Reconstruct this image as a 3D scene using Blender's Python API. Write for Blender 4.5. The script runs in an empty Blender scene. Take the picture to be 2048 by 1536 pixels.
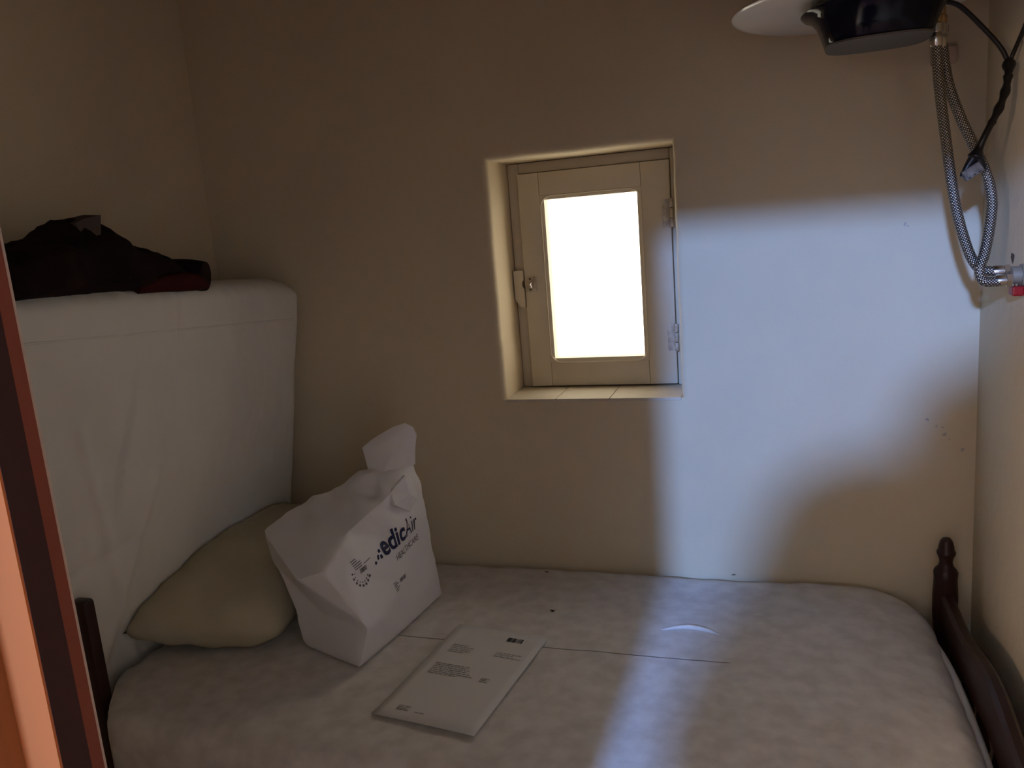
import bpy, bmesh, math, random
from math import sin, cos, pi, radians, sqrt
from mathutils import Vector, Matrix, noise
from mathutils.bvhtree import BVHTree

random.seed(4)
S = bpy.context.scene
COL = S.collection

# ------------------------------------------------------------------ camera
cd = bpy.data.cameras.new('camera')
cam = bpy.data.objects.new('camera', cd)
COL.objects.link(cam)
yaw, pitch, roll = radians(-18.406), radians(-10.875), radians(-4.684)
fw = Vector((sin(yaw) * cos(pitch), cos(yaw) * cos(pitch), sin(pitch)))
rt0 = Vector((cos(yaw), -sin(yaw), 0))
up0 = rt0.cross(fw)
rt = cos(roll) * rt0 + sin(roll) * up0
up = -sin(roll) * rt0 + cos(roll) * up0
M = Matrix((rt, up, -fw)).transposed().to_4x4()
M.translation = (0, -1.9, 1.4)
cam.matrix_world = M
cd.sensor_width = 36
cd.lens = 36 * 1600 / 2048
cd.clip_start = 0.02
S.camera = cam

# ------------------------------------------------------------------ light
world = bpy.data.worlds.new('overcast_sky')
S.world = world
world.use_nodes = True
bg = world.node_tree.nodes['Background']
bg.inputs['Color'].default_value = (1.0, 0.89, 0.74, 1)
bg.inputs['Strength'].default_value = 4.3

def light(name, kind, loc, energy, color, **kw):
    d = bpy.data.lights.new(name, kind)
    d.energy = energy
    d.color = color
    for k, v in kw.items():
        setattr(d, k, v)
    o = bpy.data.objects.new(name, d)
    o.location = loc
    COL.objects.link(o)
    return o

LAMP = Vector((-0.375, -4.1, 2.20))
FILL_LAMP = Vector((-1.36, -4.0, 1.75))
light('hall_lamp_light', 'POINT', LAMP, 670, (0.221, 0.42, 1.0), shadow_soft_size=0.065)
light('added_warm_fill', 'POINT', FILL_LAMP, 132, (1.0, 0.76, 0.56), shadow_soft_size=0.10)  # added warm fill, unseen; warms the room and brightens the right wall
# daylight portal in the window opening
pt = light('window_portal', 'AREA', (-0.433, 0.235, 1.26), 1, (1, 1, 1), shape='RECTANGLE', size=0.30, size_y=0.50)
pt.data.cycles.is_portal = True
pt.rotation_euler = (-pi / 2, 0, 0)

S.view_settings.view_transform = 'Standard'
S.view_settings.look = 'None'
S.view_settings.exposure = 0.0
S.view_settings.gamma = 1.0
S.view_settings.use_curve_mapping = False

# ------------------------------------------------------------------ materials
def mat(name, col, rough=0.6, metal=0.0, spec=0.4, var=None, vscale=6, bump=0.0, bscale=60, bdist=0.002,
        transl=0.0, coat=0.0, stretch=None, detail=4):
    m = bpy.data.materials.new(name)
    m.use_nodes = True
    nt = m.node_tree
    b = nt.nodes['Principled BSDF']
    b.inputs['Base Color'].default_value = (*col, 1)
    b.inputs['Roughness'].default_value = rough
    b.inputs['Metallic'].default_value = metal
    b.inputs['Specular IOR Level'].default_value = spec
    b.inputs['Coat Weight'].default_value = coat
    tc = nt.nodes.new('ShaderNodeTexCoord')
    src = tc.outputs['Object']
    if stretch:
        mp = nt.nodes.new('ShaderNodeMapping')
        mp.inputs['Scale'].default_value = stretch
        nt.links.new(src, mp.inputs['Vector'])
        src = mp.outputs['Vector']
    if var:
        n = nt.nodes.new('ShaderNodeTexNoise')
        n.inputs['Scale'].default_value = vscale
        n.inputs['Detail'].default_value = detail
        nt.links.new(src, n.inputs['Vector'])
        r = nt.nodes.new('ShaderNodeValToRGB')
        r.color_ramp.elements[0].position = 0.35
        r.color_ramp.elements[1].position = 0.65
        r.color_ramp.elements[0].color = (*var, 1)
        r.color_ramp.elements[1].color = (*col, 1)
        nt.links.new(n.outputs['Fac'], r.inputs['Fac'])
        nt.links.new(r.outputs['Color'], b.inputs['Base Color'])
    if bump:
        n2 = nt.nodes.new('ShaderNodeTexNoise')
        n2.inputs['Scale'].default_value = bscale
        n2.inputs['Detail'].default_value = 5
        nt.links.new(src, n2.inputs['Vector'])
        bp = nt.nodes.new('ShaderNodeBump')
        bp.inputs['Strength'].default_value = bump
        bp.inputs['Distance'].default_value = bdist
        nt.links.new(n2.outputs['Fac'], bp.inputs['Height'])
        nt.links.new(bp.outputs['Normal'], b.inputs['Normal'])
    if transl:
        t = nt.nodes.new('ShaderNodeBsdfTranslucent')
        t.inputs['Color'].default_value = (*col, 1)
        mx = nt.nodes.new('ShaderNodeMixShader')
        mx.inputs['Fac'].default_value = transl
        nt.links.new(b.outputs[0], mx.inputs[1])
        nt.links.new(t.outputs[0], mx.inputs[2])
        nt.links.new(mx.outputs[0], nt.nodes['Material Output'].inputs['Surface'])
    return m

MT = {}
MT['plaster'] = mat('cream_plaster', (0.75, 0.635, 0.455), 0.9, spec=0.2, var=(0.70, 0.59, 0.42), vscale=2.2, bump=0.35, bscale=34, bdist=0.004)
MT['ceiling'] = mat('brown_board_ceiling', (0.28, 0.19, 0.11), 0.9, spec=0.2, bump=0.2, bscale=30)
MT['hall'] = mat('pale_ochre_plaster', (0.47, 0.37, 0.23), 0.9, spec=0.2, bump=0.2, bscale=30)
MT['floor'] = mat('terracotta_floor', (0.30, 0.14, 0.08), 0.6, var=(0.22, 0.10, 0.06), vscale=9)
MT['paint'] = mat('cream_window_paint', (0.72, 0.64, 0.50), 0.45, spec=0.4, var=(0.66, 0.58, 0.45), vscale=7, bump=0.1, bscale=25)
MT['tile'] = mat('sill_tile_glaze', (0.70, 0.62, 0.50), 0.5, var=(0.62, 0.54, 0.43), vscale=14)
MT['grime'] = mat('grime', (0.10, 0.075, 0.05), 0.9)
MT['metalp'] = mat('painted_metal', (0.66, 0.58, 0.46), 0.35, metal=0.0, spec=0.6, var=(0.35, 0.28, 0.2), vscale=60)
MT['sheet'] = mat('white_cover_cloth', (0.80, 0.78, 0.72), 0.95, spec=0.1, var=(0.74, 0.72, 0.66), vscale=3.5, bump=0.25, bscale=18, bdist=0.006)
MT['bedcloth'] = mat('bed_cover_cloth', (0.77, 0.72, 0.67), 0.95, spec=0.1, var=(0.64, 0.59, 0.54), vscale=26, bump=0.3, bscale=26, bdist=0.004, detail=8)
MT['piping'] = mat('cover_piping', (0.66, 0.62, 0.57), 0.95, spec=0.1)
MT['pillow'] = mat('yellowed_pillow_cloth', (0.56, 0.50, 0.36), 0.95, spec=0.1, var=(0.48, 0.42, 0.29), vscale=5, bump=0.3, bscale=14, bdist=0.006)
MT['stain'] = mat('dark_stain', (0.05, 0.04, 0.03), 0.9)
MT['bag'] = mat('white_bag_plastic', (0.87, 0.84, 0.83), 0.33, spec=0.5, transl=0.2, bump=0.25, bscale=22, bdist=0.004)
MT['print'] = mat('navy_print', (0.012, 0.014, 0.06), 0.5)
MT['printgrey'] = mat('grey_print', (0.10, 0.09, 0.10), 0.6)
MT['paper'] = mat('white_paper', (0.72, 0.69, 0.65), 0.8, spec=0.2, bump=0.05, bscale=8)
MT['ink'] = mat('faded_ink', (0.30, 0.27, 0.25), 0.8)
MT['inkdark'] = mat('black_ink', (0.02, 0.015, 0.015), 0.8)
MT['wood'] = mat('dark_red_wood', (0.034, 0.011, 0.008), 0.4, spec=0.35, var=(0.022, 0.007, 0.006), vscale=8, stretch=(1, 1, 0.15), coat=0.05)
MT['jamb'] = mat('red_varnish', (0.19, 0.04, 0.018), 0.5, var=(0.15, 0.03, 0.014), vscale=10, stretch=(1, 1, 0.1))
MT['seal'] = mat('dark_seal', (0.035, 0.008, 0.005), 0.7)
MT['casing'] = mat('orange_varnish', (0.51, 0.135, 0.030), 0.5, var=(0.47, 0.12, 0.026), vscale=8, stretch=(1, 1, 0.1))
MT['leaf'] = mat('brown_wood_grain', (0.42, 0.14, 0.04), 0.45, var=(0.26, 0.08, 0.02), vscale=30, stretch=(1, 1, 0.06))
MT['paleedge'] = mat('pale_edge', (0.42, 0.31, 0.24), 0.6)
MT['jacket'] = mat('dark_maroon_cloth', (0.022, 0.010, 0.009), 0.9, spec=0.1, var=(0.012, 0.007, 0.007), vscale=8, bump=0.5, bscale=25, bdist=0.006)
MT['jacketred'] = mat('dark_red_lining', (0.05, 0.010, 0.008), 0.9, spec=0.1, bump=0.4, bscale=25)
MT['jacketgrey'] = mat('grey_collar_cloth', (0.11, 0.085, 0.075), 0.9, spec=0.1)
MT['plate'] = mat('white_glazed', (0.74, 0.71, 0.66), 0.18, spec=0.6)
MT['navy'] = mat('navy_plastic', (0.004, 0.005, 0.014), 0.12, spec=0.18)
MT['greyplastic'] = mat('grey_plastic', (0.095, 0.082, 0.066), 0.5)
MT['brass'] = mat('dull_brass', (0.55, 0.38, 0.20), 0.3, metal=1.0, var=(0.35, 0.22, 0.11), vscale=40)
MT['chrome'] = mat('dull_chrome', (0.62, 0.58, 0.54), 0.22, metal=1.0)
MT['bracket'] = mat('cream_bracket', (0.55, 0.42, 0.33), 0.6)
MT['cable'] = mat('black_cable', (0.012, 0.009, 0.008), 0.5)
MT['tape'] = mat('black_tape', (0.010, 0.008, 0.008), 0.35, bump=0.5, bscale=50, bdist=0.003)
MT['connector'] = mat('cream_connector', (0.36, 0.31, 0.25), 0.4)
MT['valve'] = mat('dull_nickel', (0.26, 0.235, 0.19), 0.4, metal=0.3)
MT['red'] = mat('red_handle', (0.27, 0.004, 0.008), 0.35)
MT['cloth'] = mat('charcoal_coat', (0.03, 0.03, 0.035), 0.95, spec=0.1)

def braid_mat():
    m = bpy.data.materials.new('braided_steel')
    m.use_nodes = True
    nt = m.node_tree
    b = nt.nodes['Principled BSDF']
    b.inputs['Metallic'].default_value = 0.85
    b.inputs['Roughness'].default_value = 0.35
    uv = nt.nodes.new('ShaderNodeUVMap')
    uv.uv_map = 'UVMap'
    hs = []
    for a in (1, -1):
        mp = nt.nodes.new('ShaderNodeMapping')
        mp.inputs['Rotation'].default_value = (0, 0, a * radians(45))
        nt.links.new(uv.outputs['UV'], mp.inputs['Vector'])
        w = nt.nodes.new('ShaderNodeTexWave')
        w.inputs['Scale'].default_value = 0.95
        w.inputs['Distortion'].default_value = 0
        nt.links.new(mp.outputs['Vector'], w.inputs['Vector'])
        hs.append(w.outputs['Fac'])
    mx = nt.nodes.new('ShaderNodeMath')
    mx.operation = 'MULTIPLY'
    nt.links.new(hs[0], mx.inputs[0])
    nt.links.new(hs[1], mx.inputs[1])
    r = nt.nodes.new('ShaderNodeValToRGB')
    r.color_ramp.elements[0].color = (0.05, 0.038, 0.028, 1)
    r.color_ramp.elements[1].color = (0.72, 0.66, 0.57, 1)
    r.color_ramp.elements[0].position = 0.1
    r.color_ramp.elements[1].position = 0.6
    nt.links.new(mx.outputs[0], r.inputs['Fac'])
    nt.links.new(r.outputs['Color'], b.inputs['Base Color'])
    bp = nt.nodes.new('ShaderNodeBump')
    bp.inputs['Strength'].default_value = 0.6
    bp.inputs['Distance'].default_value = 0.001
    nt.links.new(mx.outputs[0], bp.inputs['Height'])
    nt.links.new(bp.outputs['Normal'], b.inputs['Normal'])
    return m
MT['braid'] = braid_mat()

def glass_mat():
    m = bpy.data.materials.new('window_glass')
    m.use_nodes = True
    nt = m.node_tree
    nt.nodes.remove(nt.nodes['Principled BSDF'])
    t = nt.nodes.new('ShaderNodeBsdfTransparent')
    t.inputs['Color'].default_value = (0.94, 0.95, 0.93, 1)
    g = nt.nodes.new('ShaderNodeBsdfGlossy')
    g.inputs['Roughness'].default_value = 0.05
    mx = nt.nodes.new('ShaderNodeMixShader')
    mx.inputs['Fac'].default_value = 0.05
    nt.links.new(t.outputs[0], mx.inputs[1])
    nt.links.new(g.outputs[0], mx.inputs[2])
    nt.links.new(mx.outputs[0], nt.nodes['Material Output'].inputs['Surface'])
    return m
MT['glass'] = glass_mat()

def glow_mat():
    m = bpy.data.materials.new('lamp_globe')
    m.use_nodes = True
    b = m.node_tree.nodes['Principled BSDF']
    b.inputs['Base Color'].default_value = (0.9, 0.9, 0.9, 1)
    b.inputs['Emission Color'].default_value = (0.6, 0.72, 1, 1)
    b.inputs['Emission Strength'].default_value = 20
    return m

# ------------------------------------------------------------------ mesh helpers
def link_mesh(name, verts, faces, m, parent=None, smooth=False, sharp=None, weld=0.0):
    me = bpy.data.meshes.new(name)
    me.from_pydata([tuple(v) for v in verts], [], faces)
    bm = bmesh.new()
    bm.from_mesh(me)
    if weld:
        bmesh.ops.remove_doubles(bm, verts=bm.verts[:], dist=weld)
    bmesh.ops.recalc_face_normals(bm, faces=bm.faces)
    bm.to_mesh(me)
    bm.free()
    if smooth:
        me.polygons.foreach_set('use_smooth', [True] * len(me.polygons))
        if sharp:
            me.set_sharp_from_angle(angle=radians(sharp))
    o = bpy.data.objects.new(name, me)
    me.materials.append(MT[m] if isinstance(m, str) else m)
    COL.objects.link(o)
    if parent:
        o.parent = parent
        o.matrix_parent_inverse = Matrix.Translation(-parent.location)
    return o

class MB:
    def __init__(s):
        s.v = []
        s.f = []
    def add(s, v, f):
        n = len(s.v)
        s.v += [Vector(p) for p in v]
        s.f += [[i + n for i in q] for q in f]
        return s
    def box(s, x0, x1, y0, y1, z0, z1, bev=0.0):
        if bev <= 0:
            v = [(x, y, z) for x in (x0, x1) for y in (y0, y1) for z in (z0, z1)]
            s.add(v, [(0, 1, 3, 2), (4, 6, 7, 5), (0, 4, 5, 1), (2, 3, 7, 6), (0, 2, 6, 4), (1, 5, 7, 3)])
        else:
            bm = bmesh.new()
            bmesh.ops.create_cube(bm, size=1)
            for w in bm.verts:
                w.co = Vector(((x0 + x1) / 2 + w.co.x * (x1 - x0), (y0 + y1) / 2 + w.co.y * (y1 - y0), (z0 + z1) / 2 + w.co.z * (z1 - z0)))
            bmesh.ops.bevel(bm, geom=bm.edges[:], offset=bev, segments=2, affect='EDGES', profile=0.5)
            bm.verts.index_update()
            s.add([w.co.copy() for w in bm.verts], [[w.index for w in f.verts] for f in bm.faces])
            bm.free()
        return s
    def lathe(s, prof, c, axis='Z', n=24):
        v = []
        f = []
        for (r, h) in prof:
            for k in range(n):
                a = 2 * pi * k / n
                p = (r * cos(a), r * sin(a), h)
                if axis == 'X':
                    p = (h, r * cos(a), r * sin(a))
                if axis == 'Y':
                    p = (r * sin(a), h, r * cos(a))
                v.append(Vector(p) + Vector(c))
        for i in range(len(prof) - 1):
            for k in range(n):
                f.append((i * n + k, i * n + (k + 1) % n, (i + 1) * n + (k + 1) % n, (i + 1) * n + k))
        f.append(tuple(range(n))[::-1])
        f.append(tuple(range((len(prof) - 1) * n, len(prof) * n)))
        return s.add(v, f)
    def tube(s, pts, r, n=12, closed=False):
        pts = [Vector(p) for p in pts]
        v = []
        f = []
        N = len(pts)
        ref = None
        for i, p in enumerate(pts):
            a = pts[(i - 1) % N] if (closed or i > 0) else p
            b = pts[(i + 1) % N] if (closed or i < N - 1) else p
            t = (b - a).normalized()
            if ref is None:
                ref = t.orthogonal().normalized()
            ref = (ref - t * ref.dot(t)).normalized()
            u = t.cross(ref)
            rr = r(i / (N - 1)) if callable(r) else r
            for k in range(n):
                an = 2 * pi * k / n
                v.append(p + (ref * cos(an) + u * sin(an)) * rr)
        m = N if closed else N - 1
        for i in range(m):
            j = (i + 1) % N
            for k in range(n):
                f.append((i * n + k, i * n + (k + 1) % n, j * n + (k + 1) % n, j * n + k))
        if not closed:
            f.append(tuple(range(n))[::-1])
            f.append(tuple(range((N - 1) * n, N * n)))
        return s.add(v, f)
    def build(s, name, m, parent=None, smooth=False, sharp=35):
        return link_mesh(name, s.v, s.f, m, parent, smooth, sharp)

def spline(pts, per=10, closed=False):
    pts = [Vector(p) for p in pts]
    out = []
    N = len(pts)
    rng = N if closed else N - 1
    for i in range(rng):
        p0 = pts[(i - 1) % N] if (closed or i > 0) else pts[0] * 2 - pts[1]
        p1 = pts[i]
        p2 = pts[(i + 1) % N]
        p3 = pts[(i + 2) % N] if (closed or i + 2 < N) else pts[-1] * 2 - pts[-2]
        for k in range(per):
            t = k / per
            out.append(0.5 * ((2 * p1) + (p2 - p0) * t + (2 * p0 - 5 * p1 + 4 * p2 - p3) * t * t + (3 * p1 - p0 - 3 * p2 + p3) * t ** 3))
    if not closed:
        out.append(pts[-1])
    return out

def soft_box(hx, hy, hz, r, nx, ny, nz, nr=4):
    """rounded box surface grid centred on the origin"""
    def axis(h, n):
        a = [-h + r * (1 - math.tan((1 - k / nr) * pi / 4)) for k in range(nr)]
        m = [-(h - r) + 2 * (h - r) * k / n for k in range(n + 1)]
        b = [-x for x in a[::-1]]
        return a + m + b
    X, Y, Z = axis(hx, nx), axis(hy, ny), axis(hz, nz)
    idx = {}
    v = []
    f = []
    def vid(i, j, k):
        if (i, j, k) not in idx:
            p = Vector((X[i], Y[j], Z[k]))
            q = Vector((max(-(hx - r), min(hx - r, p.x)), max(-(hy - r), min(hy - r, p.y)), max(-(hz - r), min(hz - r, p.z))))
            d = p - q
            if d.length > 1e-9:
                p = q + d.normalized() * r
            idx[(i, j, k)] = len(v)
            v.append(p)
        return idx[(i, j, k)]
    a, b, c = len(X) - 1, len(Y) - 1, len(Z) - 1
    for i in range(a):
        for j in range(b):
            for k in (0, c):
                f.append((vid(i, j, k), vid(i + 1, j, k), vid(i + 1, j + 1, k), vid(i, j + 1, k)))
        for k in range(c):
            for j in (0, b):
                f.append((vid(i, j, k), vid(i + 1, j, k), vid(i + 1, j, k + 1), vid(i, j, k + 1)))
    for j in range(b):
        for k in range(c):
            for i in (0, a):
                f.append((vid(i, j, k), vid(i, j + 1, k), vid(i, j + 1, k + 1), vid(i, j, k + 1)))
    return v, f

def empty(name, loc=(0, 0, 0)):
    o = bpy.data.objects.new(name, None)
    o.location = loc
    o.empty_display_size = 0.05
    COL.objects.link(o)
    return o

def tag(o, label, cat=None, group=None, kind=None):
    o['label'] = label
    if cat:
        o['category'] = cat
    if group:
        o['group'] = group
    if kind:
        o['kind'] = kind
    return o

def struct(o, label=None):
    o['kind'] = 'structure'
    if label:
        o['label'] = label
    return o

def fbm(p, s, o=4):
    return noise.fractal(Vector(p) * s, 1.0, 2.0, o)

# ------------------------------------------------------------------ the room
XR, XL = 0.418, -1.47
OX0, OX1, OZ0, OZ1 = -0.652, -0.207, 0.974, 1.568        # window recess

def wall_back():
    """wall with a recess whose plaster edges are rounded; outline of the recess slightly uneven"""
    x0, x1, z0, z1 = -1.75, 0.62, 0.0, 2.6
    r = 0.016
    prof = [(r, 0.0)] + [(r - r * sin(a), r - r * cos(a)) for a in (pi / 8, pi / 4, 3 * pi / 8)] + [(0.0, r), (0.0, 0.22)]
    per = 14
    def ring(off, y):
        pts = []
        cs = [(OX0 - off, OZ0), (OX1 + off, OZ0), (OX1 + off, OZ1 + off), (OX0 - off, OZ1 + off)]
        for e in range(4):
            a, b = cs[e], cs[(e + 1) % 4]
            for k in range(per):
                t = k / per
                x = a[0] + (b[0] - a[0]) * t
                z = a[1] + (b[1] - a[1]) * t
                w = 0.0022 * noise.noise((x * 17, z * 17, 0.3)) if y < 0.1 else 0
                pts.append(Vector((x + w, y, z + (w if e == 2 else 0))))
        return pts
    v = []
    f = []
    outer = []
    oc = [(x0, z0), (x1, z0), (x1, z1), (x0, z1)]
    for e in range(4):
        a, b = oc[e], oc[(e + 1) % 4]
        for k in range(per):
            t = k / per
            outer.append(Vector((a[0] + (b[0] - a[0]) * t, 0, a[1] + (b[1] - a[1]) * t)))
    back = [p + Vector((0, 0.22, 0)) for p in outer]
    rings = [outer] + [ring(o, y) for o, y in prof] + [back]
    n = len(outer)
    for R in rings:
        v += R
    m = len(rings)
    for i in range(m):
        j = (i + 1) % m
        for k in range(n):
            l = (k + 1) % n
            f.append((i * n + k, i * n + l, j * n + l, j * n + k))
    return struct(link_mesh('wall_back', v, f, 'plaster', None, True, 40), 'cream plastered wall with the deep window recess')
wb = wall_back()
struct(MB().box(XR, XR + 0.15, -1.75, 0.0, 0, 2.6).build('wall_right', 'plaster'), 'cream plastered side wall at the foot of the bed')
lv = [(XL, 0, 0), (XL, -1.75, 0), (XL - 0.15, -1.75, 0), (XL - 0.15, 0, 0)]
struct(link_mesh('wall_left', lv + [(a, b, 2.6) for a, b, c in lv], [(0, 1, 2, 3), (7, 6, 5, 4), (0, 4, 5, 1), (1, 5, 6, 2), (2, 6, 7, 3), (3, 7, 4, 0)], 'plaster'), 'plastered side wall behind the upright mattress')
JX, LINT = -0.303, 1.713
fwm = MB()
fwm.box(-1.62, JX - 0.021, -1.75, -1.645, 0, 2.6)
fwm.box(JX - 0.021, XR, -1.75, -1.645, LINT + 0.02, 2.6)
struct(fwm.build('wall_front', 'plaster'), 'wall with the doorway into the small room')
struct(MB().box(-1.95, 0.7, -1.75, 0.36, -0.1, 0.0).build('floor', 'floor'), 'reddish floor of the small room')
struct(MB().box(-1.95, 0.7, -1.75, 0.36, 2.6, 2.7).build('ceiling', 'ceiling'), 'ceiling of the small room')
# hall behind the camera
struct(MB().box(-1.5, 1.6, -4.9, -1.75, -0.1, 0.0).build('floor_hall', 'floor'), 'floor of the hall outside the doorway')
struct(MB().box(-1.5, 1.6, -4.9, -1.75, 2.7, 2.8).build('ceiling_hall', 'hall'), 'ceiling of the hall outside the doorway')
struct(MB().box(-1.6, -1.5, -4.9, -1.75, 0, 2.7).build('wall_hall_left', 'hall'), 'ochre hall wall carrying the added fill lamp')
struct(MB().box(1.6, 1.7, -4.9, -1.75, 0, 2.7).build('wall_hall_right', 'hall'), 'bare ochre hall side wall')
struct(MB().box(-1.6, 1.7, -5.0, -4.9, 0, 2.7).build('wall_hall_back', 'hall'), 'ochre end wall of the hall')
struct(MB().box(XR + 0.15, 1.7, -1.75, -1.62, 0, 2.7).build('wall_hall_front', 'hall'), 'hall wall beside the doorway')

# door frame
d1 = struct(empty('door_1', (JX, -1.65, 0)), 'orange varnished wooden door frame at the left edge')
MB().box(JX - 0.021, JX, -1.6492, -1.6428, 0, LINT).build('jamb', 'jamb', d1)
MB().box(JX - 0.021, JX - 0.0003, -1.6428, -1.6412, 0, LINT).build('jamb_edge', 'paleedge', d1)['label'] = 'thin pale edge of the jamb'
MB().box(JX - 0.021, JX, -1.6632, -1.6492, 0, LINT).build('seal_strip', 'seal', d1)['label'] = 'dark maroon strip'
MB().box(JX - 0.021, JX - 0.0002, -1.6644, -1.6632, 0, LINT).build('door_stop', 'casing', d1)['label'] = 'bright orange varnished stop'
MB().box(JX - 0.033, JX - 0.0207, -1.77, -1.6644, 0, LINT).build('casing', 'leaf', d1)['label'] = 'brown grained casing board'
MB().box(JX - 0.033, XR, -1.669, -1.6414, LINT, LINT + 0.02).build('head_jamb', 'jamb', d1)
MB().box(JX - 0.09, XR, -1.77, -1.75, LINT + 0.02, LINT + 0.08).build('head_casing', 'casing', d1)
MB().box(JX - 0.09, JX - 0.033, -1.77, -1.75, 0, LINT + 0.02).build('side_casing', 'casing', d1)

# ------------------------------------------------------------------ window
w1 = struct(empty('window_1', (-0.43, 0.14, OZ0)), 'small cream painted casement window in a deep recess')
SX0, SX1, SZ0, SZ1 = -0.620, -0.232, 0.980, 1.538
PX0, PX1, PZ0, PZ1 = -0.553, -0.313, 1.054, 1.469
YF = 0.140
fr = MB()
fr.box(OX0 + 0.001, SX0 - 0.001, 0.158, 0.215, OZ0 + 0.001, OZ1 - 0.001, 0.004)
fr.build('frame_side', 'paint', w1, True)
fr = MB().box(SX1 + 0.001, OX1 - 0.001, 0.150, 0.215, OZ0 + 0.001, OZ1 - 0.001, 0.004)
fr.build('frame_side', 'paint', w1, True)
MB().box(SX0 - 0.001, SX1 + 0.001, 0.158, 0.215, SZ1 + 0.002, OZ1 - 0.001, 0.004).build('frame_head', 'paint', w1, True)
MB().box(SX0 - 0.001, SX1 + 0.001, 0.182, 0.215, OZ0 + 0.001, PZ0 - 0.02, 0.003).build('frame_sill', 'paint', w1, True)

rb = MB().box(OX0 + 0.002, SX0 + 0.012, 0.1785, 0.2150, OZ0 + 0.002, OZ1 - 0.002).box(SX1 - 0.012, OX1 - 0.002, 0.1785, 0.2150, OZ0 + 0.002, OZ1 - 0.002)
rb.box(SX0 + 0.012, SX1 - 0.012, 0.1785, 0.2150, SZ1 - 0.012, OZ1 - 0.002)
rb.build('frame_rebate', 'paint', w1)

def rrect(x0, x1, z0, z1, r, n=6):
    pts = []
    for cx, cz, a0 in ((x1 - r, z1 - r, 0), (x0 + r, z1 - r, pi / 2), (x0 + r, z0 + r, pi), (x1 - r, z0 + r, 3 * pi / 2)):
        for k in range(n + 1):
            a = a0 + pi / 2 * k / n
            pts.append((cx + r * cos(a), cz + r * sin(a)))
    return pts
sw = MB()
sash = empty('sash', (-0.43, 0.16, OZ0))
sash.parent = w1
sash.matrix_parent_inverse = Matrix.Translation(-w1.location)
G = 0.011   # chamfer width round the pane
T = 0.038
g = 0.0006
def member(name, x0, x1, z0, z1):
    o = MB().box(x0, x1, YF, YF + T, z0, z1, 0.0016).build(name, 'paint', sash, True)
    return o
member('stile', SX0, PX0 - G, SZ0, SZ1)
member('stile', PX1 + G, SX1, SZ0, SZ1)
member('rail', PX0 - G + g, PX1 + G - g, SZ0, PZ0 - G)
member('rail', PX0 - G + g, PX1 + G - g, PZ1 + G, SZ1)
# routed moulding: square outside, rounded shoulder line, sloping to the glass
outs = rrect(PX0 - G, PX1 + G, PZ0 - G, PZ1 + G, 0.0008)
mid = rrect(PX0 - G + 0.0012, PX1 + G - 0.0012, PZ0 - G + 0.0012, PZ1 + G - 0.0012, 0.030)
inn = rrect(PX0, PX1, PZ0, PZ1, 0.003)
n = len(outs)
v = [(x, YF + 0.0005, z) for x, z in outs] + [(x, YF + 0.0005, z) for x, z in mid] + [(x, YF + 0.0018, z) for x, z in mid] + \
    [(x, YF + 0.0045, z) for x, z in inn] + [(x, YF + T, z) for x, z in inn] + [(x, YF + T, z) for x, z in outs]
f = [(i * n + k, i * n + (k + 1) % n, ((i + 1) % 6) * n + (k + 1) % n, ((i + 1) % 6) * n + k) for i in range(6) for k in range(n)]
link_mesh('glazing_bead', v, f, 'paint', sash, True, 25)
MB().tube([(x, YF + 0.0002, z) for x, z in rrect(PX0 - 0.0095, PX1 + 0.0095, PZ0 - 0.0115, PZ1 + 0.0095, 0.030)], 0.0010, 6, True).build('moulding_line', 'paint', sash, True, 70)
MB().box(PX0 - 0.004, PX1 + 0.004, YF + 0.009, YF + 0.013, PZ0 - 0.004, PZ1 + 0.004).build('pane', 'glass', sash)['label'] = 'bright window pane'
# latch on the sash and wooden keep on the frame
lt = MB().box(-0.616, -0.590, YF - 0.008, YF, 1.236, 1.276, 0.002).build('latch', 'metalp', w1, True)
lt['label'] = 'painted metal latch plate'
MB().tube([(-0.600, YF - 0.008, 1.262), (-0.602, YF - 0.017, 1.256), (-0.600, YF - 0.014, 1.246)], 0.0035, 8).build('knob', 'chrome', lt, True)
MB().lathe([(0.0001, -0.010), (0.003, -0.0098), (0.003, -0.006)], (-0.603, YF, 1.243), 'Y', 10).build('screw', 'grime', lt)
MB().lathe([(0.0001, -0.010), (0.003, -0.0098), (0.003, -0.006)], (-0.603, YF, 1.270), 'Y', 10).build('screw', 'grime', lt)
kp = [(-0.648, 1.292), (-0.622, 1.292), (-0.622, 1.268), (-0.6265, 1.262), (-0.6265, 1.250), (-0.622, 1.244), (-0.622, 1.194), (-0.636, 1.198), (-0.648, 1.216)]
kn = len(kp)
kv = [(x, 0.134, z) for x, z in kp] + [(x, 0.158, z) for x, z in kp]
kf = [tuple(range(kn)), tuple(range(kn, 2 * kn))[::-1]] + [(k, (k + 1) % kn, kn + (k + 1) % kn, kn + k) for k in range(kn)]
link_mesh('latch_keep', kv, kf, 'paint', w1)['label'] = 'cream wooden keep block beside the latch'
for z in (1.10, 1.41):
    hm = MB()
    for k in range(3):
        hm.lathe([(0.0045, -0.011), (0.005, -0.010), (0.005, 0.010), (0.0045, 0.011)], (SX1 + 0.002, YF - 0.003, z + 0.024 * (k - 1)), 'Z', 12)
    hm.box(SX1 - 0.020, SX1, YF - 0.0018, YF, z - 0.034, z + 0.034)
    hm.build('hinge', 'metalp', w1, True)
# sill tiles
ex = [OX0 + 0.001, -0.520, -0.382, OX1 - 0.001]
for a, b in zip(ex[:-1], ex[1:]):
    MB().box(a, b - 0.0016, -0.003, 0.150, OZ0 - 0.006, OZ0 + 0.0015, 0.0012).build('sill_tile', 'tile', w1)
MB().box(OX0 + 0.002, OX1 - 0.002, 0.0, 0.150, OZ0 - 0.004, OZ0 + 0.0005).build('sill_joint', 'grime', w1)

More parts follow.
